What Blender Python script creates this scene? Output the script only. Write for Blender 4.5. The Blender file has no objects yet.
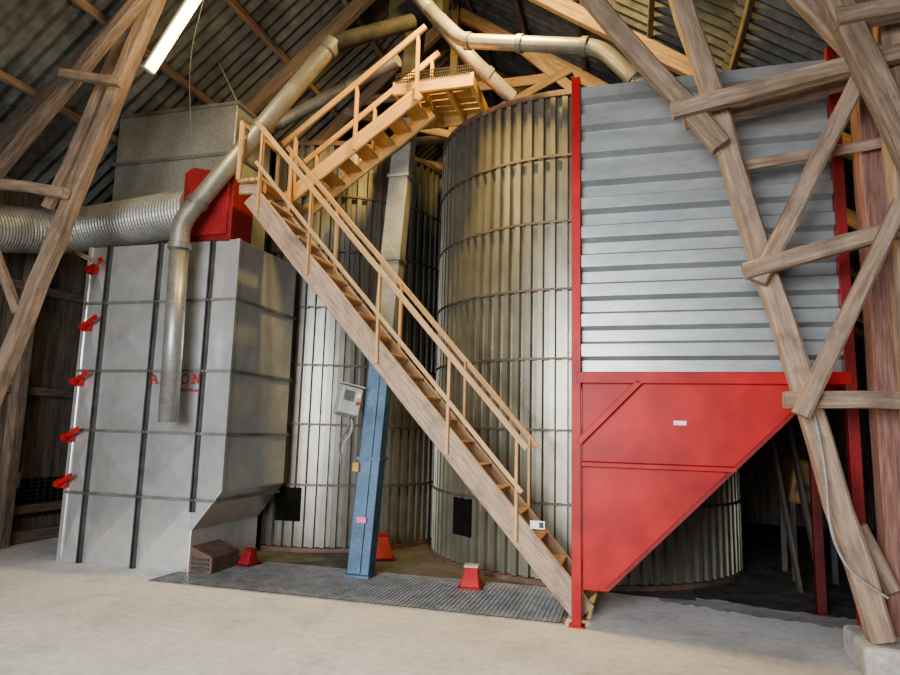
import bpy, bmesh, math, random
from mathutils import Vector, Matrix
random.seed(7)
S = bpy.context.scene
COL = S.collection
rad = math.radians
sin, cos, pi = math.sin, math.cos, math.pi
# ------------------------------------------------------------------ camera (x = along the barn front, y = depth, z = up)
A, P, RO, F = rad(16), rad(8), rad(1.5), 650.0
CAM = Vector((0, 0, 1.6))
fwd = Vector((-sin(A)*cos(P), cos(A)*cos(P), sin(P)))
r0 = Vector((cos(A), sin(A), 0)); u0 = r0.cross(fwd)
right = r0*cos(RO) + u0*sin(RO); up = u0*cos(RO) - r0*sin(RO)
cd = bpy.data.cameras.new('camera'); cam = bpy.data.objects.new('camera', cd); COL.objects.link(cam)
cd.sensor_width = 36; cd.lens = 36*F/900; cd.clip_start = .05
m = Matrix.Identity(4)
for i in range(3):
    m[i][0] = right[i]; m[i][1] = up[i]; m[i][2] = -fwd[i]; m[i][3] = CAM[i]
cam.matrix_world = m
S.camera = cam
def PT(px, py, x=None, y=None, z=None):
    d = fwd + right*((px-450)/F) + up*((337.5-py)/F)
    if x is not None: t = (x-CAM.x)/d.x
    elif y is not None: t = (y-CAM.y)/d.y
    else: t = (z-CAM.z)/d.z
    return CAM + d*t
# ------------------------------------------------------------------ materials
def M(name, c1, c2, scale=3, rough=.6, metal=0, stretch=(1,1,1), bump=.1, fine=.25, lo=.35, hi=.65, rnd=0, emit=None, bscale=40, spec=.5, stain=None, sstretch=(1,1,1)):
    mt = bpy.data.materials.new(name); mt.use_nodes = True
    nt = mt.node_tree; N = nt.nodes; L = nt.links
    b = N['Principled BSDF']; b.inputs['Specular IOR Level'].default_value = spec
    tc = N.new('ShaderNodeTexCoord'); mp = N.new('ShaderNodeMapping')
    mp.inputs['Scale'].default_value = stretch
    L.new(tc.outputs['Object'], mp.inputs['Vector'])
    n1 = N.new('ShaderNodeTexNoise'); n1.inputs['Scale'].default_value = scale; n1.inputs['Detail'].default_value = 6; n1.inputs['Roughness'].default_value = .6
    L.new(mp.outputs[0], n1.inputs['Vector'])
    cr = N.new('ShaderNodeValToRGB')
    cr.color_ramp.elements[0].position = lo; cr.color_ramp.elements[0].color = (*c1, 1)
    cr.color_ramp.elements[1].position = hi; cr.color_ramp.elements[1].color = (*c2, 1)
    L.new(n1.outputs['Fac'], cr.inputs[0])
    n2 = N.new('ShaderNodeTexNoise'); n2.inputs['Scale'].default_value = bscale; n2.inputs['Detail'].default_value = 4
    L.new(mp.outputs[0], n2.inputs['Vector'])
    mr = N.new('ShaderNodeMapRange'); mr.inputs['From Min'].default_value = .3; mr.inputs['From Max'].default_value = .7
    mr.inputs['To Min'].default_value = 1-fine; mr.inputs['To Max'].default_value = 1+fine*.4
    L.new(n2.outputs['Fac'], mr.inputs['Value'])
    mx = N.new('ShaderNodeVectorMath'); mx.operation = 'SCALE'
    col = cr.outputs['Color']
    if stain:                                     # (colour, scale, threshold, strength): worn patches
        sc_, ss, th, st = stain
        mp3 = N.new('ShaderNodeMapping'); mp3.inputs['Scale'].default_value = sstretch
        L.new(tc.outputs['Object'], mp3.inputs['Vector'])
        n3 = N.new('ShaderNodeTexNoise'); n3.inputs['Scale'].default_value = ss; n3.inputs['Detail'].default_value = 8; n3.inputs['Roughness'].default_value = .7
        L.new(mp3.outputs[0], n3.inputs['Vector'])
        m3 = N.new('ShaderNodeMapRange'); m3.inputs['From Min'].default_value = th; m3.inputs['From Max'].default_value = th+.14; m3.inputs['To Max'].default_value = st
        L.new(n3.outputs['Fac'], m3.inputs['Value'])
        mix = N.new('ShaderNodeMix'); mix.data_type = 'RGBA'; mix.inputs['B'].default_value = (*sc_, 1)
        L.new(m3.outputs[0], mix.inputs['Factor']); L.new(col, mix.inputs['A']); col = mix.outputs['Result']
    L.new(col, mx.inputs[0])
    if rnd:
        oi = N.new('ShaderNodeObjectInfo'); m2 = N.new('ShaderNodeMapRange')
        m2.inputs['To Min'].default_value = 1-rnd; m2.inputs['To Max'].default_value = 1+rnd
        L.new(oi.outputs['Random'], m2.inputs['Value'])
        mm = N.new('ShaderNodeMath'); mm.operation = 'MULTIPLY'
        L.new(mr.outputs[0], mm.inputs[0]); L.new(m2.outputs[0], mm.inputs[1]); L.new(mm.outputs[0], mx.inputs['Scale'])
        ad = N.new('ShaderNodeVectorMath'); ad.operation = 'ADD'
        L.new(tc.outputs['Object'], ad.inputs[0]); L.new(oi.outputs['Random'], ad.inputs[1]); L.new(ad.outputs[0], mp.inputs['Vector'])
    else:
        L.new(mr.outputs[0], mx.inputs['Scale'])
    L.new(mx.outputs[0], b.inputs['Base Color'])
    b.inputs['Roughness'].default_value = rough; b.inputs['Metallic'].default_value = metal
    if bump:
        bp = N.new('ShaderNodeBump'); bp.inputs['Strength'].default_value = bump; bp.inputs['Distance'].default_value = .02
        L.new(n2.outputs['Fac'], bp.inputs['Height']); L.new(bp.outputs[0], b.inputs['Normal'])
    if emit:
        b.inputs['Emission Color'].default_value = (*emit[:3], 1); b.inputs['Emission Strength'].default_value = emit[3]
    return mt
WS = (1.0, 11, 11)
MT = dict(
 floor=M('concrete', (.40,.397,.387), (.575,.572,.56), .9, .78, bump=.05, fine=.18, bscale=14, lo=.25, hi=.7, stain=((.24,.237,.23), 1.0, .50, .5)),
 floorhalfshade=M('half_shaded_floor', (.17,.167,.16), (.30,.295,.285), 1.6, .9, bump=.08, fine=.25, bscale=12, spec=.2),
 floordim=M('dimmed_floor', (.035,.034,.033), (.075,.073,.070), 1.5, .9, bump=.1, fine=.25, bscale=12, spec=.2),
 floorshade=M('shaded_floor', (.020,.018,.016), (.06,.055,.050), 3, .95, bump=.3, fine=.3, bscale=12, spec=.1),
 zinc=M('zinc_sheet', (.62,.65,.665), (.88,.90,.91), .9, .28, .80, bump=.008, fine=.12, bscale=6, lo=.3, hi=.7, stain=((.44,.45,.45), 1.6, .53, .4), sstretch=(1.6,1.6,.9)),
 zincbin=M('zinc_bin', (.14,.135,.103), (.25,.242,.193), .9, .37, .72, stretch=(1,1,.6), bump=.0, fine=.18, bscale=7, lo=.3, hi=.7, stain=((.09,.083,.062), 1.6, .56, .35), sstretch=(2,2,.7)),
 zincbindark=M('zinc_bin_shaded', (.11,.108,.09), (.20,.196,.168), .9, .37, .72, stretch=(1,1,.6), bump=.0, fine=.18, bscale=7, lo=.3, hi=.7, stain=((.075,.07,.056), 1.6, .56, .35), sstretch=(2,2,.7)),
 hoop=M('rusty_hoop', (.045,.035,.026), (.10,.077,.056), 5, .55, .4, bump=.02),
 zincpanel=M('zinc_corrugated', (.26,.278,.288), (.365,.382,.39), 1.2, .38, .55, stretch=(1,1,3), bump=.0, fine=.12, bscale=7, stain=((.19,.185,.175), 2.0, .56, .4)),
 zincold=M('zinc_dull', (.13,.13,.12), (.25,.25,.23), 3, .45, .6, bump=.03),
 darkpipe=M('dark_pipe', (.010,.0105,.011), (.024,.024,.024), 4, .75, 0, bump=.02, spec=.12),
 zinctrunk=M('zinc_trunk', (.13,.137,.122), (.22,.227,.203), 3, .5, .3, bump=.02),
 zinchouse=M('zinc_housing', (.40,.41,.385), (.59,.60,.565), 1.2, .30, .75, bump=.01, stain=((.28,.275,.245), 2.0, .55, .35)),
 duct=M('duct_metal', (.25,.255,.245), (.36,.365,.35), 3, .45, .5, bump=.02),
 pipe=M('pipe_metal', (.24,.23,.20), (.37,.36,.315), 3, .38, .65, bump=.02, stain=((.15,.135,.11), 5, .56, .5)),
 droppipe=M('drop_pipe_metal', (.20,.205,.205), (.32,.325,.32), 3, .40, .65, bump=.02),
 dark=M('dark_steel', (.02,.02,.021), (.05,.048,.046), 6, .6, .3),
 grate=M('grate_steel', (.10,.102,.104), (.19,.19,.19), 5, .55, .5),
 red=M('red_paint', (.29,.003,.005), (.41,.006,.008), 1.1, .46, 0, bump=.02, fine=.34, bscale=3.2, spec=.18, stain=((.30,.04,.036), 6.0, .60, .35)),
 redrust=M('red_post_paint', (.11,.005,.006), (.20,.008,.010), 4, .5, 0, bump=.03, spec=.2),
 reddull=M('dull_red_paint', (.15,.006,.007), (.23,.010,.011), 3, .5, 0, bump=.03, spec=.2),
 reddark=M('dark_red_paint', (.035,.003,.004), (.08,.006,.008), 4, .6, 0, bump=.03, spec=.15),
 blue=M('blue_paint', (.010,.045,.10), (.04,.115,.205), 3, .5, .1, bump=.03, fine=.35, stain=((.11,.11,.105), 5, .57, .6)),
 wood=M('old_timber', (.168,.110,.072), (.33,.230,.157), 2.0, .85, 0, (1.0,8,8), .45, .28, rnd=.18, bscale=6, stain=((.08,.056,.040), 2.6, .54, .6)),
 woodroof=M('roof_timber', (.13,.086,.053), (.26,.18,.11), 2.5, .85, 0, WS, .2, .25, rnd=.25, bscale=6),
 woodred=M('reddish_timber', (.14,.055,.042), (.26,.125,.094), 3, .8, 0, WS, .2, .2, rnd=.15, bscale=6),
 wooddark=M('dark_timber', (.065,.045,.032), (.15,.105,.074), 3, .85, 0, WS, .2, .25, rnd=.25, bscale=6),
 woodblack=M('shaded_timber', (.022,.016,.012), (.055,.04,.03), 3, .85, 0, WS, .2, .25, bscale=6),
 stair=M('stair_timber', (.22,.14,.088), (.37,.248,.158), 3, .7, 0, WS, .2, .25, rnd=.12, bscale=6, stain=((.11,.074,.048), 4, .52, .6)),
 rail=M('rail_timber', (.37,.20,.07), (.51,.30,.112), 3, .6, 0, WS, .1, .18, rnd=.12, bscale=6, stain=((.20,.115,.045), 4, .54, .5)),
 railtop=M('platform_timber', (.41,.205,.042), (.56,.31,.075), 3, .6, 0, WS, .1, .18, rnd=.12, bscale=6, stain=((.21,.115,.035), 4, .54, .5)),
 board=M('wall_boards', (.055,.043,.033), (.15,.114,.087), 2, .85, 0, (5,5,.5), .3, .35, bscale=8),
 roof=M('fibre_cement', (.055,.060,.062), (.16,.168,.167), 1.1, .9, 0, bump=.1, fine=.4, bscale=7, spec=.1),
 grey=M('grey_plastic', (.25,.26,.25), (.36,.37,.355), 4, .5),
 white=M('white_paint', (.62,.61,.58), (.74,.73,.70), 4, .5),
 yellow=M('yellow_paint', (.34,.17,.008), (.46,.25,.015), 3, .5),
 yellowdim=M('shaded_yellow_paint', (.13,.065,.005), (.22,.115,.01), 3, .6),  # yellow darkened in the paint to stand in for shade
 pink=M('pink_label', (.6,.10,.2), (.65,.15,.25), 4, .5),
 black=M('black_void', (.003,.003,.003), (.007,.0065,.006), 4, .95, spec=0),
 brown=M('rusty_metal', (.055,.030,.022), (.115,.066,.048), 8, .7, .2),
 cement=M('footing_concrete', (.30,.285,.255), (.48,.455,.415), 4, .9, bump=.3, bscale=20),
 tube=M('tube_light', (.01,.01,.01), (.01,.01,.01), 3, .9, emit=(1,.74,.34,30), bump=0, spec=0),
 cable=M('cable_grey', (.18,.18,.18), (.28,.28,.27), 4, .6),
 cabledark=M('cable_dark', (.07,.07,.07), (.12,.12,.12), 4, .6),
 letter=M('red_lettering', (.26,.006,.008), (.34,.012,.014), 4, .5, spec=.2),
)
# ------------------------------------------------------------------ builders
def wl(o):
    v = Vector((0,0,0))
    while o: v = v + o.location; o = o.parent
    return v
def tag(o, label=None, cat=None, group=None, kind=None):
    if label: o['label'] = label
    if cat: o['category'] = cat
    if group: o['group'] = group
    if kind: o['kind'] = kind
    return o
def thing(name, label, cat, loc, group=None):
    o = bpy.data.objects.new(name, None); COL.objects.link(o); o.location = Vector(loc); o.empty_display_size = .2
    return tag(o, label, cat, group)
class MB:
    def __init__(s): s.bm = bmesh.new()
    def face(s, pts):
        return s.bm.faces.new([s.bm.verts.new(p) for p in pts])
    def prism(s, pts, off):
        off = Vector(off); a = [s.bm.verts.new(p) for p in pts]; b = [s.bm.verts.new(Vector(p)+off) for p in pts]
        n = len(a); s.bm.faces.new(a); s.bm.faces.new(b[::-1])
        for i in range(n): s.bm.faces.new((a[i], b[i], b[(i+1) % n], a[(i+1) % n]))
        return s
    def box(s, x0, x1, y0, y1, z0, z1):
        return s.prism([(x0,y0,z0),(x1,y0,z0),(x1,y0,z1),(x0,y0,z1)], (0, y1-y0, 0))
    def bar(s, p0, p1, w, h=None, upv=(0,0,1)):
        h = h or w; p0 = Vector(p0); p1 = Vector(p1); d = (p1-p0).normalized(); u = Vector(upv)
        if abs(d.dot(u)) > .97: u = Vector((0,1,0))
        zz = (u - d*u.dot(d)).normalized(); yy = zz.cross(d)
        return s.prism([p0+yy*a*w/2+zz*b*h/2 for a, b in ((-1,-1),(1,-1),(1,1),(-1,1))], p1-p0)
    def tube(s, pts, r, seg=18, cap=True, rs=None):
        pts = [Vector(p) for p in pts]; rings = []; n = len(pts); ref = None
        for i, p in enumerate(pts):
            d0 = (pts[i]-pts[i-1]).normalized() if i else (pts[1]-pts[0]).normalized()
            d1 = (pts[i+1]-pts[i]).normalized() if i < n-1 else d0
            t = (d0+d1).normalized()
            if ref is None:
                ref = Vector((0,0,1)) if abs(t.z) < .9 else Vector((0,1,0))
            ref = (ref - t*ref.dot(t)).normalized(); bb = t.cross(ref)
            k = 1/max(.5, t.dot(d0)); rr = rs[i] if rs else r
            axis = (d1-d0); 
            if axis.length > 1e-4: axis = (axis - t*axis.dot(t)).normalized()
            ring = []
            for j in range(seg):
                a = 2*pi*j/seg; v = ref*cos(a)*rr + bb*sin(a)*rr
                if axis.length > 1e-4: v = v + axis*v.dot(axis)*(k-1)
                ring.append(s.bm.verts.new(p+v))
            rings.append(ring)
        for i in range(n-1):
            for j in range(seg):
                s.bm.faces.new((rings[i][j], rings[i][(j+1) % seg], rings[i+1][(j+1) % seg], rings[i+1][j]))
        if cap:
            s.bm.faces.new(rings[0][::-1]); s.bm.faces.new(rings[-1])
        return s
    def cyl(s, p0, p1, ra, rb=None, seg=20):
        return s.tube([p0, p1], ra, seg, True, [ra, ra if rb is None else rb])
    def hoop(s, cx, cy, ri, ro, z0, z1, seg=96, a0=0, a1=2*pi):
        full = abs(a1-a0-2*pi) < 1e-4; n = seg if full else seg+1; q = []
        for i in range(n):
            a = a0+(a1-a0)*i/seg
            q.append([s.bm.verts.new((cx+r*cos(a), cy+r*sin(a), z)) for r, z in ((ri,z0),(ro,z0),(ro,z1),(ri,z1))])
        for i in range(n if full else n-1):
            a, b = q[i], q[(i+1) % n]
            for k in range(4): s.bm.faces.new((a[k], b[k], b[(k+1) % 4], a[(k+1) % 4]))
        return s
    def build(s, name, mat, parent=None, smooth=False, bevel=0, base=None, solid=0):
        bm = s.bm; bmesh.ops.recalc_face_normals(bm, faces=bm.faces[:])
        if parent is not None: o0 = wl(parent)
        elif base is not None: o0 = Vector(base)
        else:
            xs = [v.co for v in bm.verts]
            o0 = Vector(((min(v.x for v in xs)+max(v.x for v in xs))/2, (min(v.y for v in xs)+max(v.y for v in xs))/2, min(v.z for v in xs)))
        for v in bm.verts: v.co -= o0
        me = bpy.data.meshes.new(name); bm.to_mesh(me); bm.free(); me.materials.append(MT[mat] if isinstance(mat, str) else mat)
        if smooth:
            for p in me.polygons: p.use_smooth = True
            me.set_sharp_from_angle(angle=rad(38))
        o = bpy.data.objects.new(name, me); COL.objects.link(o)
        if parent is not None: o.parent = parent
        else: o.location = o0
        if bevel:
            md = o.modifiers.new('bevel', 'BEVEL'); md.width = bevel; md.segments = 2; md.limit_method = 'ANGLE'
        if solid:
            md = o.modifiers.new('solid', 'SOLIDIFY'); md.thickness = solid
        return o
def beam(name, p0, p1, w, h, mat, parent=None, jit=.005, cham=.012):
    """a sawn timber: its mesh runs along local X so the grain follows it"""
    p0 = Vector(p0); p1 = Vector(p1); d = p1-p0; Ln = d.length; d.normalize(); u = Vector((0,0,1))
    if abs(d.z) > .97: u = Vector((0,1,0))
    zz = (u - d*u.dot(d)).normalized(); yy = zz.cross(d)
    bm = bmesh.new(); n = max(1, int(Ln/.45)); rings = []; c = min(cham, w*.2, h*.2)
    sec = [(-w/2+c,-h/2),(w/2-c,-h/2),(w/2,-h/2+c),(w/2,h/2-c),(w/2-c,h/2),(-w/2+c,h/2),(-w/2,h/2-c),(-w/2,-h/2+c)]
    for i in range(n+1):
        jy, jz = (random.uniform(-jit, jit) for _ in (0,1))
        rings.append([bm.verts.new((Ln*i/n, a+jy+random.uniform(-jit,jit)*.4, b+jz+random.uniform(-jit,jit)*.4)) for a, b in sec])
    for i in range(n):
        for j in range(8): bm.faces.new((rings[i][j], rings[i][(j+1)%8], rings[i+1][(j+1)%8], rings[i+1][j]))
    bm.faces.new(rings[0][::-1]); bm.faces.new(rings[-1])
    bmesh.ops.recalc_face_normals(bm, faces=bm.faces[:])
    me = bpy.data.meshes.new(name); bm.to_mesh(me); bm.free(); me.materials.append(MT[mat])
    o = bpy.data.objects.new(name, me); COL.objects.link(o)
    mm = Matrix.Identity(4)
    q = p0 - (wl(parent) if parent is not None else Vector((0,0,0)))
    for i in range(3): mm[i][0] = d[i]; mm[i][1] = yy[i]; mm[i][2] = zz[i]; mm[i][3] = q[i]
    if parent is not None: o.parent = parent
    o.matrix_basis = mm
    return o
# ------------------------------------------------------------------ setting
RX, RZ = -2.8, 8.8                     # ridge line; the right slope is a little flatter
def roofz(x): return RZ - (.84 if x < RX else .70)*abs(x-RX)
XL, XR, YB, YF = -7.75, 4.6, 13.6, .3
fl = MB(); fl.box(-12, 9, -6, YB+.4, -.2, 0)
FLO = tag(fl.build('floor', 'floor', base=(0,0,0)), kind='structure')
def ragged(pts, n=9, amp=.07, z=.001):
    out = []
    for a, c in zip(pts, pts[1:]):
        for k in range(n): out.append((a[0]+(c[0]-a[0])*k/n+random.uniform(-amp,amp)*.5*(k>0), a[1]+(c[1]-a[1])*k/n+random.uniform(-amp,amp)*(k>0), z))
    return out+[(*pts[-1], z)]
b = MB(); b.prism(ragged([(.2,6.95),(.9,6.72),(1.75,6.5),(2.6,6.55),(XR,6.0)], 14, .06, .0005)+[(XR,YB,.0005),(.2,YB,.0005)], (0,0,.001)); b.build('half_shade_patch', 'floorhalfshade', FLO)  # half-dark floor colour that softens the edge of the painted shade
b = MB(); b.prism(ragged([(.55,7.2),(1.75,6.9),(2.2,7.0),(XR,6.6)], 14, .05, .0012)+[(XR,YB,.0012),(.55,YB,.0012)], (0,0,.002)); b.build('shade_patch', 'floorshade', FLO)  # shade behind the hopper, painted on as a near-black floor patch
b = MB(); b.prism(ragged([(-5.2,7.1),(-3.4,7.04),(-1.5,7.06),(.55,7.05)], 7, .03)+[(.55,YB,.001),(-7.6,YB,.001),(-7.6,8.6,.001),(-5.2,8.2,.001)], (0,0,.0015)); b.build('dimmed_patch', 'floordim', FLO)  # floor colour darkened behind the grating to hold down the lamp glow
def board_wall(name, p, q, ztop, nrm, mat='board'):
    b = MB(); p = Vector(p); q = Vector(q); d = q-p; Ln = d.length; d.normalize(); nrm = Vector(nrm); n = int(Ln/.17)
    for i in range(n):
        a = p+d*(Ln*i/n+.006); c = p+d*(Ln*(i+1)/n-.006); t = .028+random.uniform(-.006,.008)
        za, zc = ztop(a), ztop(c)
        b.prism([a, c, c+Vector((0,0,zc)), a+Vector((0,0,za))], nrm*t)
    a, c = p-nrm*.03, q-nrm*.03
    if abs(d.x) > .5:
        rp = Vector((RX, a.y, ztop(Vector((RX, a.y, 0)))))
        b.prism([a, c, c+Vector((0,0,ztop(q))), rp, a+Vector((0,0,ztop(p)))], nrm*.028)
    else:
        b.prism([a, c, c+Vector((0,0,ztop(q))), a+Vector((0,0,ztop(p)))], nrm*.028)
    return tag(b.build(name, mat, base=(0,0,0)), kind='structure')
wlft = board_wall('wall_left', (XL,YF,0), (XL,YB,0), lambda c: roofz(XL)-.05, (1,0,0))
board_wall('wall_right', (XR,3.2,0), (XR,YB,0), lambda c: max(2.4, roofz(XR)-.05), (-1,0,0))
board_wall('wall_back', (XL,YB,0), (XR,YB,0), lambda c: roofz(c.x)-.05, (0,-1,0))
for z in (.42, 1.95, 3.3):
    beam('wall_girt', (XL+.1, YF, z), (XL+.1, YB-.1, z), .09, .11, 'wooddark', wlft)
beam('wall_girt', (XL+.1, YF, .08), (XL+.1, YB-.1, .08), .12, .16, 'wooddark', wlft)
for y in (4.2, 6.5, 8.6, 10.8):
    beam('wall_post', (XL+.17, y, 0), (XL+.17, y, roofz(XL)-.25), .15, .15, 'wooddark', wlft)
# roof : corrugated sheets in overlapping courses
rb = MB()
for sgn in (-1, 1):
    x_end = XL-.35 if sgn < 0 else XR+.35
    Lx = abs(x_end-RX); nc = 5 if sgn < 0 else 6
    for c in range(nc):
        xa = RX+sgn*Lx*c/nc; xb = RX+sgn*(Lx*(c+1)/nc+.12)
        nw = int((YB-YF)/.18); rows = []
        za = RZ if c == 0 else roofz(xa)
        for i in range(nw*6+1):
            y = YF+(YB-YF)*i/(nw*6); wv = .028*cos(2*pi*i/6)
            rows.append((rb.bm.verts.new((xa, y, za+wv)), rb.bm.verts.new((xb, y, roofz(xb)+wv+.035))))
        for i in range(len(rows)-1):
            rb.bm.faces.new((rows[i][0], rows[i][1], rows[i+1][1], rows[i+1][0]))
ceil = rb.build('ceiling', 'roof', base=(0,0,0), smooth=True); tag(ceil, kind='structure')
for sgn in (-1, 1):
    n = 6 if sgn < 0 else 8
    for k in range(n):
        x = RX+sgn*(.25+.93*k)
        beam('purlin', (x, YF+.05, roofz(x)-.085), (x, YB-.05, roofz(x)-.085), .07, .1, 'wooddark' if sgn > 0 else 'woodroof', ceil)
def rafter_pair(y, mat='wooddark', w=.12, h=.2):
    for sgn, xe in ((-1, XL+.05), (1, XR-.05)):
        beam('rafter', (xe, y, roofz(xe)-.27), (RX+sgn*.03, y, RZ-.27), w, h, mat, ceil)
for y in (2.6, 5.6, 8.0, 9.7, 11.4, 13.2): rafter_pair(y, 'wooddark' if y < 7 else 'woodroof')
for y in (9.7, 11.4, 13.2):
    beam('collar_tie', (RX-1.7, y-.12, 7.1), (RX+1.7, y-.12, 7.1), .06, .16, 'woodroof', ceil)
    beam('king_post', (RX, y-.1, 6.2), (RX, y-.1, RZ-.2), .12, .12, 'woodroof', ceil)
    for sg in (-1, 1):
        beam('truss_strut', (RX+sg*3.2, y-.14, 5.6), (RX+sg*.9, y-.14, roofz(RX+sg*.9)-.3), .07, .15, 'woodroof', ceil)
        beam('truss_strut', (RX, y-.16, 6.3), (RX+sg*1.9, y-.16, roofz(RX+sg*1.9)-.3), .07, .13, 'woodroof', ceil)
beam('ridge_board', (RX, YF+.05, RZ-.2), (RX, YB-.05, RZ-.2), .06, .22, 'wooddark', ceil)
# ------------------------------------------------------------------ grain dryer
y0, yb = 6.2, 7.5
xl = (PT(57,555,y=y0).x+PT(94,250,y=y0).x)/2; xr = PT(240,235,y=y0).x
zt = PT(170,243,y=y0).z; zc = PT(222,492,y=y0).z
xb = PT(191,533,y=y0).x; zb2 = PT(193,531,y=y0).z
DRY = thing('grain_dryer', 'tall galvanised grain dryer with red latches and red lettering', 'grain dryer', ((xl+xr)/2, (y0+yb)/2, 0))
b = MB(); b.prism([(xl,y0,0),(xb,y0,0),(xb,y0,zb2),(xr,y0,zc),(xr,y0,zt),(xl,y0,zt)], (0,yb-y0,0))
b.build('body', 'zinc', DRY, bevel=.01)
zs = [.02]+[PT(150,p,y=y0).z for p in (497,432,371,302)]+[zt-.01]
xs = [xl+.01]+[PT(p,300,y=y0).x for p in (107,158,210)]+[xr-.01]
b = MB(); CR = .024
for i in range(len(xs)-1):
    for j in range(len(zs)-1):
        xa, xc, za, ze = xs[i]+.02, xs[i+1]-.02, zs[j]+.02, zs[j+1]-.02
        if i == len(xs)-2: continue
        ctr = Vector(((xa+xc)/2, y0-.004-CR, (za+ze)/2)); q = [Vector((xa,y0-.004,za)), Vector((xc,y0-.004,za)), Vector((xc,y0-.004,ze)), Vector((xa,y0-.004,ze))]
        for k in range(4): b.face([q[k], q[(k+1)%4], ctr])
b.build('front_panels', 'zinc', DRY)
b = MB(); CR = .005
for i in range(4):
    ya, ye = y0+.03, yb-.03
    za, ze = (zs[1:]+[zt])[i]+.03, (zs[1:]+[zt])[i+1]-.03
    za = max(za, zc+.02)
    ctr = Vector((xr+.004+CR, (ya+ye)/2, (za+ze)/2)); q = [Vector((xr+.004,ya,za)), Vector((xr+.004,ye,za)), Vector((xr+.004,ye,ze)), Vector((xr+.004,ya,ze))]
    for k in range(4): b.face([q[k], q[(k+1)%4], ctr])
b.build('side_panels', 'zinc', DRY)
for x in xs[1:-1]:
    b = MB(); zlow = 0 if x < xb else zb2+.2
    b.prism([(x-.026,y0,zlow),(x-.026,y0-.045,zlow),(x-.010,y0-.045,zlow),(x-.010,y0-.01,zlow),(x+.010,y0-.01,zlow),(x+.010,y0-.045,zlow),(x+.026,y0-.045,zlow),(x+.026,y0,zlow)], (0,0,zt-zlow)); b.build('rib', 'dark', DRY)
for z in zs[1:-1]:
    b = MB(); xe = xr if z > zc else xr-(zc-z)/(zc-zb2)*(xr-xb)
    b.prism([(xl,y0,z-.014),(xl,y0-.035,z-.014),(xe+.035,y0-.035,z-.014),(xe+.035,yb,z-.014),(xe,yb,z-.014),(xe,y0,z-.014)], (0,0,.028))
    b.build('seam_flange', 'zincold', DRY)
b = MB(); b.box(xr-.03, xr+.015, y0-.015, y0+.03, zc, zt); b.build('corner_trim', 'zinc', DRY)
b = MB(); b.box(xl-.02, xl+.03, y0-.02, y0+.03, 0, zt); b.build('corner_trim', 'zinc', DRY)
yu = 6.66
ux0, ux1 = PT(117,150,y=yu).x, PT(234,150,y=yu).x; uz = PT(225,102,y=yu).z
b = MB(); b.box(ux0, ux1, yu, yb-.02, zt, uz); b.build('upper_housing', 'zinchouse', DRY, bevel=.01)
for z in (uz-.04, uz-.7):
    b = MB(); b.prism([(ux0-.03,yu,z-.02),(ux0-.03,yu-.03,z-.02),(ux1+.03,yu-.03,z-.02),(ux1+.03,yb,z-.02),(ux1,yb,z-.02),(ux1,yu,z-.02)], (0,0,.04))
    b.build('housing_flange', 'zincold', DRY)
fx0, fx1 = PT(183,205,y=6.2).x, xr-.12; fz = PT(225,171,y=6.2).z; fy = 6.19
b = MB(); b.prism([(fx0,fy,zt),(fx1,fy,zt-.02),(fx1,fy,fz-.05),(fx0+.1,fy,fz+.08),(fx0,fy,fz+.02)], (0,.42,0)); b.build('fan_housing', 'redrust', DRY, bevel=.008)
b = MB(); b.box(fx0+.11, fx1-.05, fy-.025, fy, zt+.06, fz-.15); b.build('fan_cover', 'reddull', DRY, bevel=.006)
for (px, py) in ((98,268),(92,325),(83,380),(74,436),(67,482)):
    p = PT(px, py, y=y0-.06)
    b = MB(); b.box(p.x-.14, p.x-.02, p.y-.02, y0+.02, p.z-.07, p.z+.03); lt = b.build('latch', 'red', DRY, bevel=.006)
    b = MB(); b.bar((p.x-.08, p.y-.05, p.z-.02), (p.x+.12, p.y-.07, p.z+.09), .03, .045); b.cyl((p.x-.08,p.y-.08,p.z-.02),(p.x-.08,p.y,p.z-.02),.035)
    b.build('latch_lever', 'red', lt)
# slab-serif lettering on the front panel
GL = dict(
 A=[[(.02,0),(.5,1),(.98,0)],[(.2,.36),(.8,.36)],[(-.12,0),(.24,0)],[(.76,0),(1.12,0)]],
 K=[[(.15,0),(.15,1)],[(.15,.42),(.85,1)],[(.36,.6),(.9,0)],[(-.05,0),(.36,0)],[(-.05,1),(.36,1)],[(.7,0),(1.06,0)],[(.66,1),(1.0,1)]],
 R=[[(.15,0),(.15,1),(.6,1),(.85,.86),(.85,.64),(.6,.5),(.15,.5)],[(.5,.5),(.95,0)],[(-.05,0),(.36,0)],[(-.05,1),(.2,1)],[(.9,0),(1.1,0)]],
 O=[[(.5+.46*cos(t*pi/8), .5+.52*sin(t*pi/8)) for t in range(17)]],
 N=[[(.15,0),(.15,1),(.85,0),(.85,1)],[(-.05,0),(.34,0)],[(-.08,1),(.2,1)],[(.68,1),(1.05,1)]])
p = PT(149,383,y=y0-.05); p2 = PT(201,383,y=y0-.05); pitch = (p2.x-p.x)/4.85
for k, ch in enumerate('AKRON'):
    b = MB()
    for st in GL[ch]:
        for u_, v_ in zip(st, st[1:]):
            b.bar((p.x+(k+u_[0]*.70)*pitch, y0-.048, p.z+u_[1]*.10), (p.x+(k+v_[0]*.70)*pitch, y0-.048, p.z+v_[1]*.10), .006, .013 if u_[1] != v_[1] else .009, (0,0,1) if abs(u_[0]-v_[0]) > .02 else (1,0,0))
    b.build('letter', 'letter', DRY)
b = MB(); q = PT(180,390,y=y0-.045)
for k in range(6): b.box(q.x+k*.04, q.x+k*.04+.018, q.y-.004, q.y, q.z-.012, q.z+.012+.008*(k % 3 == 0))
b.box(q.x, q.x+.218, q.y-.003, q.y, q.z-.012, q.z-.007); b.build('small_lettering', 'letter', DRY)
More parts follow.
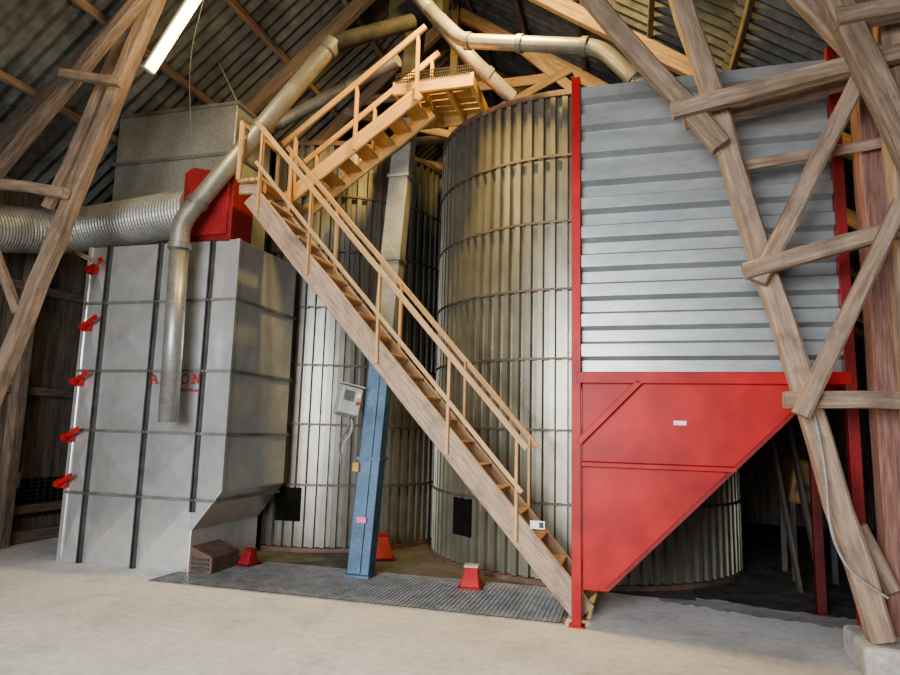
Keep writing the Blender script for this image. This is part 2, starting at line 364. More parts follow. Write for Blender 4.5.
# outlet at the foot and chute on the far side
b = MB()
b.prism([(xb-.005,y0+.02,.0),(xb+.27,y0+.02,.0),(xb+.27,y0+.02,.18),(xb-.005,y0+.02,.28)], (0,.5,0)); ob = b.build('outlet_box', 'brown', DRY, bevel=.006)
for k in range(3):
    b = MB(); b.box(xb+.03, xb+.24, y0, y0+.02, .05+k*.045, .07+k*.045); b.build('louver', 'dark', ob)
b = MB(); b.tube([(xl-.30,7.0,2.42),(xl-.12,7.0,2.36),(xl,7.0,2.3)], .1, 20, True, [.1,.16,.22]); b.build('side_nozzle', 'zinc', DRY, smooth=True)
# ------------------------------------------------------------------ grain bins
def bin_(cx, cy, R, H, label, hatch, nrings=7, mat='zincbin'):
    t = thing('grain_bin', label, 'grain bin', (cx, cy, 0))
    nr = int(2*pi*R/.135); prof = ((0,0),(.44,0),(.51,.055),(.93,.055))
    for k in range(nrings):
        z0 = .06+(H-.06)*k/nrings; z1 = .06+(H-.06)*(k+1)/nrings; b = MB(); vs = []
        for i in range(nr):
            for f, dr in prof:
                a = 2*pi*(i+f)/nr; r = R+dr-.006*(k % 2)
                vs.append((b.bm.verts.new((cx+r*cos(a), cy+r*sin(a), z0)), b.bm.verts.new((cx+r*cos(a), cy+r*sin(a), z1))))
        for i in range(len(vs)):
            a, c = vs[i], vs[(i+1) % len(vs)]; b.bm.faces.new((a[0], c[0], c[1], a[1]))
        b.build('wall_ring', mat, t)
        if k:
            b = MB(); b.hoop(cx, cy, R+.02, R+.063, z0-.013, z0+.013); b.build('hoop', 'hoop', t)
    b = MB(); b.hoop(cx, cy, R-.03, R+.065, H-.05, H+.015); b.build('rim', 'brown', t)
    b = MB(); b.hoop(cx, cy, R-.03, R+.07, 0, .05); b.build('base_ring', 'brown', t)
    hx, hz = hatch; 
    d = PT(hx[0], hx[1], y=8) - CAM; d.z = 0; d.normalize(); oc = Vector((cx,cy,0))
    tt = d.dot(oc); disc = max(0, R*R-(oc-d*tt).length_squared); hp = d*(tt-math.sqrt(disc)); nn = (hp-oc).normalized(); tg = Vector((-nn.y, nn.x, 0))
    b = MB(); q = [hp+tg*a*.17+Vector((0,0,z)) for a, z in ((-1,hz[0]),(1,hz[0]),(1,hz[1]),(-1,hz[1]))]
    b.prism(q, nn*.058); b.build('opening', 'black', t)
    return t
bin_(-.73, 9.08, 1.92, 5.5, 'round corrugated steel grain bin directly behind the stair foot and red hopper', ((466,497),(.38,.80)))
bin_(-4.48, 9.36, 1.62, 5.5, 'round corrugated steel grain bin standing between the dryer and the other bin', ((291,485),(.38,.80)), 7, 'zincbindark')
# big flexible air duct : from the fan housing along the dryer, then along the left wall
dz = zt+.31; dyy = 6.41
cp = [Vector((fx0+.02,dyy,dz+.13)), Vector((-6.75,dyy,dz+.0)), Vector((-7.1,6.28,dz-.04)), Vector((-7.2,5.9,dz-.12)), Vector((-7.2,4.0,dz-.6))]
def dense(pts, step):
    out = []
    for i in range(len(pts)-1):
        L_ = (pts[i+1]-pts[i]).length; n = max(1, round(L_/step))
        out += [pts[i]+(pts[i+1]-pts[i])*k/n for k in range(n)]
    return out+[pts[-1]]
def arc(pts, k=5, t=.18):
    pts = [Vector(p) for p in pts]; out = [pts[0]]
    for i in range(1, len(pts)-1):
        a, p, c = pts[i-1], pts[i], pts[i+1]
        p0 = p+(a-p).normalized()*min(t,(a-p).length*.45); p2 = p+(c-p).normalized()*min(t,(c-p).length*.45)
        for j in range(k+1):
            s = j/k; out.append(p0*(1-s)**2+p*2*s*(1-s)+p2*s*s)
    out.append(pts[-1]); return out
dpts = dense(arc(cp, 6, .3), .0145)
b = MB(); b.tube(dpts, .28, 36, True, [.282 if i % 3 == 0 else .2745 for i in range(len(dpts))]); o = b.build('air_duct', 'duct')
tag(o, 'wide ribbed metal air duct running from the left wall to the red fan housing', 'air duct')
# ------------------------------------------------------------------ pit grating and red chute covers on it
gx0, gx1, gy0, gy1 = PT(178,573,z=0).x, PT(566,612,z=0).x, 5.78, 7.02
GZ = .012
b = MB()
for i in range(38):
    y = gy0+(gy1-gy0)*i/37; b.box(gx0, gx1, y-.007, y+.007, .003, GZ)
n = int((gx1-gx0)/.042)
for i in range(n+1):
    x = gx0+(gx1-gx0)*i/n; b.box(x-.007, x+.007, gy0, gy1, .004, GZ-.0005)
PG = thing('pit_grating', 'long dark steel grating laid over the floor pit', 'floor grating', ((gx0+gx1)/2,(gy0+gy1)/2,0))
b.build('bars', 'grate', PG)
b = MB(); b.box(gx0, gx1, gy0, gy1, .0018, .0026); b.build('pit_dark', 'black', PG)  # black sheet standing in for the dark of the pit under the bars
b = MB()
for y in (gy0, gy1): b.box(gx0-.03, gx1+.03, y-.015, y+.015, .001, GZ)
for x in (gx0, gx1): b.box(x-.02, x+.02, gy0, gy1, .001, GZ)
b.build('frame', 'grate', PG)
def cone(px, py, s, label, rz, mat_='red'):
    p = PT(px, py, z=.03); t = thing('chute_cover', label, 'chute cover', (p.x, p.y, GZ+.001), 'red chute covers on the pit')
    cs, sn = cos(rz), sin(rz)
    def Q(x, y, z): return Vector((p.x+(x*cs-y*sn)*s, p.y+(x*sn+y*cs)*s, GZ+.001+z*s))
    b = MB(); lo = [b.bm.verts.new(Q(x,y,0)) for x, y in ((-.13,-.15),(.13,-.15),(.13,.15),(-.13,.15))]
    hi = [b.bm.verts.new(Q(x,y,.24)) for x, y in ((-.08,-.03),(.08,-.03),(.08,.1),(-.08,.1))]
    b.bm.faces.new(lo[::-1]); b.bm.faces.new(hi)
    for i in range(4): b.bm.faces.new((lo[i], lo[(i+1)%4], hi[(i+1)%4], hi[i]))
    b.build('body', mat_, t, bevel=.008)
    b = MB(); b.prism([Q(-.15,-.18,0),Q(.15,-.18,0),Q(.15,.18,0),Q(-.15,.18,0)], (0,0,.02)); b.build('base_flange', 'redrust' if mat_ == 'red' else 'reddark', t)
    b = MB(); b.prism([Q(-.09,-.04,.24),Q(.09,-.04,.24),Q(.09,.11,.24),Q(-.09,.11,.24)], (0,0,.02)); b.build('cap', 'grey' if mat_ == 'red' else mat_, t)
    return t
cone(471,585,.8, 'red chute cover at the front edge of the pit grating near the stair foot', .1)
cone(380,556,1.1, 'largest red chute cover beside the foot of the blue elevator leg', .5, 'redrust')
cone(248,563,.65, 'red chute cover nearest the corner of the grain dryer', -.2, 'redrust')
# ------------------------------------------------------------------ elevator leg (leans right and back)
ye0, ye1 = 6.74, 7.42
eb = PT(357,572,y=ye0-.1); et = PT(407,118,y=ye1)
E0 = Vector((eb.x, ye0, .03)); E1 = Vector((et.x, ye1, et.z))
def EX(z): return E0+(E1-E0)*((z-.03)/(E1.z-.03))
zm = PT(380,335,y=7.03).z
EL = thing('bucket_elevator', 'tall leaning elevator leg painted blue below and bare grey above', 'elevator', (E0.x, E0.y, 0))
b = MB(); b.bar(EX(.03), EX(zm), .19, .25, (1,0,0)); b.build('lower_trunk', 'blue', EL, bevel=.01)
b = MB(); b.bar(EX(zm), EX(5.5), .19, .25, (1,0,0)); b.build('upper_trunk', 'zinctrunk', EL, bevel=.01)
b = MB(); b.bar(EX(5.5), EX(7.05), .18, .22, (1,0,0)); b.build('neck', 'darkpipe', EL, bevel=.01)
b = MB(); b.bar(EX(.06)+Vector((.02,-.112,0)), EX(zm)+Vector((.02,-.112,0)), .018, .03, (1,0,0)); b.build('seam', 'blue', EL)
for z in (1.25, 3.6, 4.7):
    c = EX(z); b = MB(); b.box(c.x-.14, c.x+.14, c.y-.12, c.y+.12, z-.018, z+.018); b.build('flange', 'blue' if z <= zm else 'zincold', EL)
b = MB(); b.box(E0.x-.135, E0.x+.14, ye0-.12, ye0+.12, GZ+.001, .04); b.build('base_plate', 'blue', EL)
c = EX(7.05); zx = c.x; b = MB(); b.prism([(zx-.35,c.y-.16,7.0),(zx+.4,c.y-.16,7.0),(zx+.4,c.y-.16,7.4),(zx+.2,c.y-.16,7.65),(zx-.15,c.y-.16,7.65),(zx-.35,c.y-.16,7.4)], (0,.32,0)); b.build('head', 'darkpipe', EL, bevel=.01)
c = EX(PT(358,520,y=6.66).z); b = MB(); b.box(c.x-.06, c.x+.05, c.y-.128, c.y-.112, c.z-.03, c.z+.03); b.build('sticker', 'pink', EL)
# control box
q = PT(346,401,y=6.72)
CB = thing('control_box', 'grey electrical control box on a bracket beside the blue elevator leg', 'control box', (q.x, q.y, q.z-.17))
b = MB(); b.box(q.x-.13, q.x+.11, q.y-.13, q.y+.09, q.z-.16, q.z+.15); b.build('casing', 'grey', CB, bevel=.015)
b = MB(); b.prism([(q.x-.14,q.y-.15,q.z+.155),(q.x+.12,q.y-.15,q.z+.155),(q.x+.12,q.y+.10,q.z+.20),(q.x-.14,q.y+.10,q.z+.20)], (0,0,.015)); b.build('rain_lid', 'grey', CB)
b = MB(); b.box(q.x-.10, q.x+.02, q.y-.14, q.y-.13, q.z-.02, q.z+.10); b.build('window', 'zincold', CB, bevel=.004)
for k, c_ in ((0,'red'),(1,'white')):
    b = MB(); b.cyl((q.x+.07,q.y-.155,q.z-.03+k*.08),(q.x+.07,q.y-.13,q.z-.03+k*.08),.02); b.build('push_button', c_, CB)
b = MB(); b.bar((q.x+.06,q.y+.06,q.z), (q.x+.2, q.y+.16, q.z), .05, .05); b.build('bracket', 'grey', CB)
pts = [(q.x+.03+.03*sin(i*.7), q.y+.0, q.z-.15-.05*i) for i in range(12)]
b = MB(); b.tube(pts, .013, 8); b.build('cable', 'cabledark', CB, smooth=True)
b = MB(); b.tube([(x+.05, y_+.02, z-.03) for x, y_, z in pts[:9]], .013, 8); b.build('cable', 'cable', CB, smooth=True)
CB.rotation_euler = (-.14, .20, .7)
q = PT(356,467,y=6.75); b = MB(); b.box(q.x-.035, q.x+.035, q.y-.02, q.y+.07, q.z-.05, q.z+.05); 
SW = b.build('isolator_switch', 'yellow', bevel=.006); tag(SW, 'small yellow isolator switch on the blue elevator leg under the control box', 'switch')
# ------------------------------------------------------------------ timber stairs
sy0, sy1 = 6.0, 6.55
pb = PT(583,600,y=sy0); pt_ = PT(252,197,y=sy0)
sx0, sx1, sz1 = pb.x, pt_.x, pt_.z
def SP(f, y, dz=0): return Vector((sx0+(sx1-sx0)*f, y, sz1*f+dz))
ST = thing('staircase', 'long steep wooden staircase with handrails rising left from the red post', 'staircase', (sx0-.8, (sy0+sy1)/2, 0))
for y in (sy0, sy1):
    a = SP(.0, y); c = SP(1.0, y); d = (c-a).normalized()
    beam('stringer', a+Vector((0,0,.06))-d*.02, c, .05, .22, 'stair', ST)
nt = 19
for i in range(nt):
    f = (i+.7)/(nt+.2); c = SP(f, 0, .05)
    beam('tread', (c.x, sy0+.03, c.z), (c.x, sy1-.03, c.z), .25, .035, 'stair', ST, .002)
HR = .88
for y, dy_, fs in ((sy0-.035, -.02, (.165,.35,.56,.79,.97)), (sy1+.035, .02, (.16,.35,.56,.79,.97))):
    for f in fs:
        p = SP(f, y); beam('baluster', p+Vector((0,0,-.06)), p+Vector((0,0,HR)), .03, .052, 'rail', ST, .002)
    beam('handrail', SP(.138, y+dy_, HR), SP(.99, y+dy_, HR), .035, .055, 'rail', ST, .003)
beam('mid_rail', SP(.15, sy0-.055, HR*.5), SP(.985, sy0-.055, HR*.5), .02, .042, 'rail', ST, .002)
q = PT(538,525,y=sy0-.03)
b = MB(); b.box(q.x-.07, q.x+.06, sy0-.034, sy0-.024, q.z-.035, q.z+.035); tp = b.build('tag_plate', 'white', ST)
b = MB(); b.box(q.x+.01, q.x+.05, sy0-.037, sy0-.034, q.z-.025, q.z+.025); b.build('tag_mark', 'dark', tp)
# upper flight and landing
uy0, uy1 = 6.72, 7.2
ua = PT(294,195,y=uy0); ub = PT(420,93,y=uy0)
zl = ua.z-.08
US = thing('staircase', 'short upper wooden stair with landing climbing right to the platform', 'staircase', ((ua.x+ub.x)/2, 7.0, zl))
for y in (uy0, uy1): beam('stringer', (ua.x-.1, y, ua.z-.05), (ub.x, y, ub.z), .05, .18, 'railtop', US)
for i in range(7):
    f = (i+.6)/7.3; beam('tread', (ua.x+(ub.x-ua.x)*f, uy0+.03, ua.z+(ub.z-ua.z)*f+.03), (ua.x+(ub.x-ua.x)*f, uy1-.03, ua.z+(ub.z-ua.z)*f+.03), .22, .035, 'railtop', US, .002)
lx0, lx1 = max(sx1-.3, xr+.06), ua.x+.02
for k in range(4):
    xx = lx0+(lx1-lx0)*(k+.5)/4
    beam('landing_board', (xx, sy0-.02, zl), (xx, uy1+.02, zl), (lx1-lx0)/4-.01, .035, 'rail', US, .002)
for y in (sy0+.06, 6.65, uy1-.06): beam('joist', (lx0, y, zl-.08), (lx1, y, zl-.08), .06, .11, 'stair', US)
for y in (uy0-.035, uy1+.035):
    for f in (.0, .5, .98):
        p = Vector((ua.x+(ub.x-ua.x)*f, y, ua.z+(ub.z-ua.z)*f)); beam('baluster', p-Vector((0,0,.08)), p+Vector((0,0,.75)), .032, .068, 'railtop', US, .002)
    dd = Vector((ub.x-ua.x, 0, ub.z-ua.z))
    p = Vector((ua.x, y-.02, ua.z+.75)); beam('handrail', p-dd*.10, p+dd*1.04, .038, .075, 'railtop', US, .002)
for y in (sy0-.03, 6.75):
    beam('baluster', (lx0+.03, y, zl), (lx0+.03, y, zl+.66), .05, .05, 'rail', US, .002)
beam('handrail', (lx0+.03, sy0-.05, zl+.66), (lx0+.03, uy1, zl+.66), .04, .06, 'rail', US, .002)
# service platform
pz = 5.58
a_ = PT(400,99,z=pz); c_ = PT(468,77,z=pz); d_ = PT(488,120,z=pz)
qx0, qx1, qy0, qy1 = a_.x, c_.x, (a_.y+c_.y)/2, max(d_.y, uy1+.05)
PLT = thing('platform', 'small wooden service platform beside the elevator head at stair top', 'platform', ((qx0+qx1)/2, (qy0+qy1)/2, pz))
for k in range(6):
    yy_ = qy0+(qy1-qy0)*(k+.5)/6; beam('deck_board', (qx0, yy_, pz+.11), (qx1, yy_, pz+.11), (qy1-qy0)/6-.018, .03, 'railtop', PLT, .002)
for y in (qy0, qy1): beam('rim_board', (qx0-.03, y, pz+.05), (qx1+.03, y, pz+.05), .045, .17, 'railtop', PLT, .002)
for x in (qx0, qx1): beam('rim_board', (x, qy0, pz+.05), (x, qy1, pz+.05), .045, .17, 'railtop', PLT, .002)
for k in (1, 2): 
    xx = qx0+(qx1-qx0)*k/3; beam('joist', (xx, qy0, pz+.03), (xx, qy1, pz+.03), .05, .11, 'railtop', PLT, .002)
b = MB()
for k in range(34):
    xx = qx0+(qx1-qx0)*(k+.5)/34; b.box(xx-.004, xx+.004, qy0-.033, qy0-.025, pz+.10, pz+.22)
for z in (pz+.14, pz+.18, pz+.22): b.box(qx0, qx1, qy0-.035, qy0-.025, z-.005, z+.005)
b.build('mesh_guard', 'darkpipe', PLT)
# ------------------------------------------------------------------ grain pipes
def pipe(name, label, pts, r, collars, mat='pipe', conn=None, drop=None):
    low = min(pts+(drop or []), key=lambda p: p.z); t = thing(name, label, 'pipe', low)
    b = MB(); b.tube(arc(pts), r, 24, True); b.build('tube', mat, t, smooth=True)
    for i, f in collars:
        p = pts[i]+(pts[i+1]-pts[i])*f; d = (pts[i+1]-pts[i]).normalized()
        b = MB(); b.cyl(p-d*.035, p+d*.035, r+.018, None, 24); b.build('collar', 'zincold', t, smooth=True)
    if conn: b = MB(); b.tube(conn, r*.95, 24, True); b.build('connector', 'darkpipe', t, smooth=True)
    if drop:
        b = MB(); b.tube(drop, r*.97, 24, False); b.build('drop_tube', 'droppipe', t, smooth=True, solid=.006)
    return t
q1, q2_ = PT(168,422,y=5.88), PT(181,222,y=5.88); qm = q1+(q2_-q1)*.86
pipe('grain_pipe', 'longest grain pipe slanting down from the elevator then hanging before the dryer',
     [qm, q2_, PT(334,42,y=6.55)], .105, ((0,.1),(1,.1),(1,.5),(1,.96)), conn=[PT(331,46,y=6.54), PT(345,40,y=6.62), PT(412,22,y=7.25)], drop=[q1, qm+(q2_-q1)*.03])
pipe('grain_pipe', 'thinner grey grain pipe running behind the upper stair rails',
     [PT(262,132,y=7.75), PT(300,112,y=7.7), PT(398,60,y=7.3)], .085, ((0,.5),(1,.5)))
pipe('grain_pipe', 'grain pipe dropping right from the elevator head into the corrugated bin',
     [PT(512,98,y=7.9), PT(470,58,y=7.5), PT(412,-12,y=7.2)], .095, ((0,.6),(1,.5)))
pipe('grain_pipe', 'horizontal grain pipe bending down into the red hopper bin top',
     [PT(648,92,y=6.5), PT(600,47,y=6.6), PT(462,41,y=6.9), PT(430,10,y=7.2)], .085, ((0,.3),(1,.1),(1,.55),(1,.95)))
# ------------------------------------------------------------------ red hopper bin with corrugated panel
hy0, hy1 = 5.78, 7.0
hx0 = PT(577,350,y=hy0).x; hx1 = (PT(834,100,y=hy0).x+PT(850,375,y=hy0).x)/2
hz0 = PT(680,378,y=hy0).z; hz1 = PT(585,84,y=hy0).z
HB = thing('hopper_bin', 'corrugated steel feed bin on a bright red slanting hopper', 'hopper bin', ((hx0+hx1)/2, (hy0+hy1)/2, 0))
nc = 10; ph = (hz1-hz0-.06)/nc; prof = []
for k in range(nc):
    z = hz0+.06+k*ph
    prof += [(z,.025),(z+ph*.36,.025),(z+ph*.48,-.05),(z+ph*.88,-.05)]
prof.append((hz1,.025))
def sheet(name, fn):
    b = MB(); vs = [[b.bm.verts.new(fn(e, z, d)) for e in (0,1)] for z, d in prof]
    for i in range(len(vs)-1): b.bm.faces.new((vs[i][0], vs[i][1], vs[i+1][1], vs[i+1][0]))
    b.build(name, 'zincpanel', HB, solid=.004)
sheet('front_sheet', lambda e,z,d: (hx0+(hx1-hx0)*e, hy0+.05+d, z))
sheet('back_sheet', lambda e,z,d: (hx0+(hx1-hx0)*e, hy1-.05-d, z))
sheet('side_sheet', lambda e,z,d: (hx0+.10+d, hy0+.08+(hy1-hy0-.16)*e, z))
sheet('side_sheet', lambda e,z,d: (hx1-.10-d, hy0+.08+(hy1-hy0-.16)*e, z))
for x in (hx0, hx1):
    for y in (hy0, hy1):
        b = MB(); b.box(x-.045, x+.035, y-.04, y+.04, 0, hz1+.06); b.box(x-.07, x+.06, y-.07, y+.07, 0, .012); b.build('post', 'reddark' if y > hy0 else ('redrust' if x > hx0 else 'red'), HB, bevel=.004)  # rear posts get a darker red as painted shade
for y in (hy0, hy1):
    b = MB(); b.box(hx0, hx1, y-.045, y+.03, hz0-.05, hz0+.05); b.build('rail', 'red', HB, bevel=.005)
for x in (hx0, hx1):
    b = MB(); b.box(x-.03, x+.03, hy0, hy1, hz0-.05, hz0+.05); b.build('rail', 'red', HB, bevel=.005)
e0 = PT(823,385,y=hy0); e1 = PT(607,590,y=hy0)
b = MB(); b.prism([(hx0+.04,hy0+.01,e1.z-.02),(e1.x,hy0+.01,e1.z-.02),(e1.x+.04,hy0+.01,e1.z+.03),(e0.x,hy0+.01,e0.z),(e0.x,hy0+.01,hz0),(hx0+.04,hy0+.01,hz0)], (0,hy1-hy0-.02,0))
b.build('hopper', 'red', HB, bevel=.006)
zr = PT(650,467,y=hy0).z; xe_ = e1.x+(e0.x-e1.x)*(zr-e1.z)/(e0.z-e1.z)
b = MB(); b.prism([(hx0+.04,hy0+.01,zr+.03),(hx0+.04,hy0-.05,zr+.02),(hx0+.04,hy0-.05,zr-.012),(hx0+.04,hy0+.01,zr-.022)], (xe_-hx0-.02,0,0)); b.build('stiffener', 'red', HB)
b = MB(); b.bar(PT(578,443,y=hy0-.02), PT(640,381,y=hy0-.02), .05, .055); b.build('gusset_brace', 'red', HB, bevel=.006)
b = MB(); b.bar(e1+Vector((0,-.01,0)), e0+Vector((0,-.01,0)), .04, .03); b.build('edge_angle', 'redrust', HB)
q = PT(680,423,y=hy0); b = MB(); b.box(q.x-.05, q.x+.05, hy0+.004, hy0+.01, q.z-.018, q.z+.018); b.build('label_plate', 'white', HB)
# ------------------------------------------------------------------ foreground timbers
def tb(name, label, cat, a, c, y, w, h, e0_=0, e1_=0, mat='wood', y2=None, group=None):
    p = PT(*a, y=y); q = PT(*c, y=y if y2 is None else y2); d = q-p
    o = beam(name, p-d*e0_, q+d*e1_, w, h, mat, None, .011, .02)
    return tag(o, label, cat, group)
def to_floor(a, c, y):
    p = PT(*a, y=y); q = PT(*c, y=y); return (p.z)/(q.z-p.z)     # a is the low end
TY = 5.35
tb('timber_strut', 'long leaning timber strut standing on the concrete footing before the red hopper', 'timber', (881,640), (683,5), TY, .16, .16, 0, .16)
tb('timber_strut', 'steep roof timber coming down from upper left onto the leaning strut head', 'timber', (722,146), (592,0), 5.2, .13, .15, 0, 1.4)
tb('tie_beam', 'thick tie beam with cut end crossing the top of the corrugated panel', 'timber', (672,113), (850,66), 5.12, .12, .125, 0, .6)
tb('tie_beam', 'paired plank right behind the thick upper tie beam', 'timber', (684,124), (850,82), 5.5, .06, .1, 0, .6)
tb('timber_rail', 'thin rail nailed across the corrugated panel below the thick tie beam', 'timber', (737,166), (882,143), 5.48, .05, .08, 0, .3)
tb('tie_beam', 'short mid-height tie beam with cut end against the leaning strut', 'timber', (744,271), (872,237), 5.16, .12, .12, 0, .5)
tb('timber_brace', 'diagonal brace rising right from the mid-height tie beam to the upper beams', 'timber', (758,282), (862,72), 5.2, .1, .125, 0, .12)
tb('tie_beam', 'lowest horizontal tie beam level with the top of the red hopper', 'timber', (784,400), (905,401), 5.18, .13, .115, 0, .3)
tb('timber_brace', 'diagonal brace between the lowest tie beam and the mid-height tie beam', 'timber', (802,416), (892,222), 5.05, .09, .11, 0, .1)
px_ = PT(882,300,y=5.62).x
tag(beam('timber_post', (px_, 5.66, 0), (px_, 5.66, roofz(px_)-.4), .2, .2, 'woodred', None, .006, .018), 'upright reddish timber post at the right beside the leaning strut', 'timber')
px2 = PT(912,300,y=5.3).x
tag(beam('timber_post', (px2, 5.3, 0), (px2, 5.3, roofz(px2)-.4), .2, .2, 'wood', None, .006, .018), 'upright pale timber post cut off by the right edge of the photo', 'timber')
tb('timber_strut', 'heavy slanting timber in the upper right corner above the tie beams', 'timber', (925,185), (846,22), 5.0, .16, .18, 0, .25)
tb('tie_beam', 'short stacked beam end at the top right corner under the roof', 'timber', (836,22), (910,6), 4.95, .18, .13, 0, .3)
tb('timber_brace', 'short dark brace entering from the top right above the stacked beam end', 'timber', (872,70), (792,-12), 5.3, .12, .15, .1, .3)
tb('timber_brace', 'small prop leaning at the foot of the leaning strut', 'timber', (893,588), (861,532), 5.5, .08, .1, .05, .1)
# left truss
a = (0,380); c = (155,0)
f = to_floor(a, c, TY)
tb('timber_strut', 'large slanting timber strut at far left crossing in front of the air duct', 'timber', a, c, TY, .16, .16, f-.01, .08, 'wood')
tb('timber_strut', 'upper slanting timber at far left running parallel to the roof slope', 'timber', (0,168), (135,5), 5.17, .12, .14, .45, .5, 'wooddark')
tb('tie_beam', 'short horizontal tie beam at far left just above the air duct', 'timber', (0,184), (66,193), 5.2, .1, .11, .8, 0, 'wood')
tb('timber_brace', 'second slanting brace behind the large left strut reaching up beside it', 'timber', (52,200), (128,28), 5.5, .09, .13, .05, .2, 'wood')
tb('tie_beam', 'short wooden cleat linking the two slanting timbers at upper left', 'timber', (62,73), (122,82), 5.1, .08, .1, 0, 0, 'wood')
tb('timber_brace', 'small steep brace at the left edge below the air duct', 'timber', (-4,252), (18,312), 5.3, .08, .1, .1, .0, 'wood')
tb('timber_brace', 'thin batten sloping from the large left strut to the dryer top corner', 'timber', (46,238), (97,262), 5.75, .045, .05, 0, 0, 'wooddark')
# concrete footing
b = MB(); fp = PT(881,640,y=TY)
b.prism([(fp.x-.14,5.2,0),(fp.x+.42,5.18,0),(fp.x+.45,5.85,0),(fp.x-.12,5.8,0)], (0,0,max(.05,fp.z-.02))); o = b.build('concrete_footing', 'cement', bevel=.03)
tag(o, 'rough low concrete footing under the leaning strut', 'footing')
b = MB(); b.tube(arc([PT(814,412,y=5.22), PT(826,470,y=5.2), PT(829,530,y=5.18), PT(848,572,y=5.18), PT(888,598,y=5.2)], 6, .3), .009, 8)
o = b.build('power_cable', 'cable', smooth=True); tag(o, 'loose grey cable hanging past the foot of the leaning strut', 'cable')
# ------------------------------------------------------------------ things in the dark behind the hopper
q = PT(802,480,y=8.6)
YM = thing('yellow_machine', 'yellow machine half hidden in the dark right of the bin', 'machine', (q.x, 8.6, 0))
b = MB(); b.prism([(q.x-.2,8.4,q.z-.25),(q.x+.3,8.4,q.z-.3),(q.x+.35,8.4,q.z+.1),(q.x-.1,8.4,q.z+.28)], (0,.7,0)); b.build('hood', 'yellowdim', YM, bevel=.04)
b = MB(); b.box(q.x-.12, q.x+.2, 8.37, 8.4, q.z-.12, q.z-.04); b.build('trim_strip', 'dark', YM)
for sx in (-.15, .25):
    for yy in (8.45, 9.0):
        b = MB(); b.box(q.x+sx-.03, q.x+sx+.03, yy-.03, yy+.03, 0, q.z-.24); b.build('leg', 'dark', YM)
for k, (pa, pc) in enumerate((((800,590),(772,440)), ((822,590),(790,430)))):
    p = PT(*pa, y=7.9); q = PT(*pc, y=8.0+.1*k); p.z = .0
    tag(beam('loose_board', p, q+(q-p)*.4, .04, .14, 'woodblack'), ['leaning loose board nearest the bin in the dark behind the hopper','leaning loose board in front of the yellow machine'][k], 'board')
# ------------------------------------------------------------------ left wall fittings
def wall_pt(px, py): return PT(px, py, x=XL+.06)
q = wall_pt(40,497); b = MB()
WV = thing('wall_vent', 'dark slatted vent panel low on the left board wall', 'vent', (XL+.06, q.y, q.z-.3))
b.box(XL+.03, XL+.06, q.y-.5, q.y+.5, q.z-.25, q.z+.25); b.build('backing', 'black', WV)
b = MB()
for k in range(9): b.box(XL+.06, XL+.075, q.y-.5, q.y+.5, q.z-.24+k*.055, q.z-.225+k*.055)
for k in range(10): b.box(XL+.06, XL+.075, q.y-.5+k*.11, q.y-.485+k*.11, q.z-.25, q.z+.25)
b.build('grid', 'dark', WV)
q = wall_pt(12,480); b = MB(); b.box(XL+.03, XL+.1, q.y-.09, q.y+.09, q.z-.1, q.z+.1); o = b.build('socket_box', 'grey', bevel=.01); tag(o, 'small grey socket box on the left board wall', 'socket')
q2 = wall_pt(26,370); b = MB(); b.tube([(XL+.06,q.y,q.z+.1),(XL+.06,q.y+.02,(q.z+q2.z)/2),(XL+.06,q2.y,q2.z),(XL+.06,q2.y,q2.z+1)], .012, 8); o = b.build('wall_cable', 'cable', smooth=True); tag(o, 'thin cable running up the left board wall from the socket', 'cable')
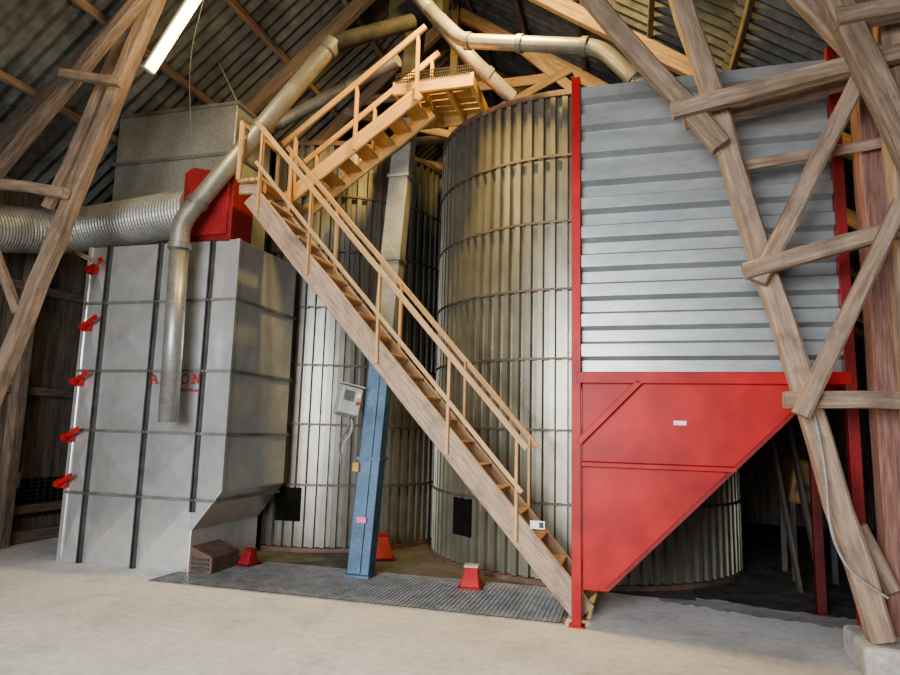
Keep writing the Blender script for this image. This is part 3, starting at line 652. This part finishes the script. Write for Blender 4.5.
# ------------------------------------------------------------------ fluorescent lamp
la = PT(150,70,y=5.05); lb = PT(200,-8,y=5.05); dv = (lb-la); lb = la+dv.normalized()*1.25; d = dv.normalized()
LP = thing('strip_lamp', 'glowing fluorescent strip lamp hung beside the slanting timber at upper left', 'lamp', la)
nrm = Vector((-d.z,0,d.x)); nrm = nrm if nrm.z > 0 else -nrm
b = MB(); b.bar(la+nrm*.075, lb+nrm*.075, .05, .03); b.build('housing', 'zincold', LP, bevel=.006)
b = MB(); b.cyl(la, lb, .05, None, 16); b.build('tube', 'tube', LP, smooth=True)
for p, e in ((la,-1), (lb,1)):
    b = MB(); b.bar(p+nrm*.03, p+d*e*.03+nrm*.03, .09, .12); b.build('end_cap', 'zincold', LP, bevel=.005)
b = MB(); b.tube(arc([PT(205,-5,y=5.2), PT(188,60,y=5.6), PT(193,170,y=6.15)],6,.5), .004, 8); o = b.build('lamp_cable', 'cabledark', smooth=True); tag(o, 'thin cable hanging from the strip lamp towards the red fan housing', 'cable')
b = MB(); b.tube([PT(190,0,y=7.2), PT(242,112,y=7.2)], .012, 8); o = b.build('stay_wire', 'cable', smooth=True); tag(o, 'thin stay wire running down from the roof to the dryer top', 'wire')
# ------------------------------------------------------------------ light
def light(name, typ, loc, power, col=(1,1,1), size=1, size_y=None, aim=None, r=.1, spread=180):
    ld = bpy.data.lights.new(name, typ); ld.energy = power; ld.color = col
    if typ == 'AREA':
        ld.shape = 'RECTANGLE'; ld.size = size; ld.size_y = size_y or size; ld.spread = rad(spread)
    else: ld.shadow_soft_size = r
    o = bpy.data.objects.new(name, ld); COL.objects.link(o); o.location = loc
    if aim is not None: o.rotation_euler = (Vector(aim)-Vector(loc)).to_track_quat('-Z','Y').to_euler()
    return o
light('doorway_daylight', 'AREA', (-2.6,-3.0,2.6), 590, (.97,.985,1), 4.2, 3.0, (-1.8,6,.1), spread=96)
light('strip_lamp_light', 'POINT', (la+lb)/2+Vector((.3,-.45,-.15)), 130, (1,.72,.34), r=.2)
light('platform_lamp_light', 'AREA', (-1.6, 6.0, 7.3), 560, (1,.64,.17), .4, .4, (-1.3,8.0,4.6), spread=150)
w = bpy.data.worlds.new('world'); S.world = w; w.use_nodes = True
bg = w.node_tree.nodes['Background']; bg.inputs[0].default_value = (.80,.88,1,1); bg.inputs[1].default_value = .03
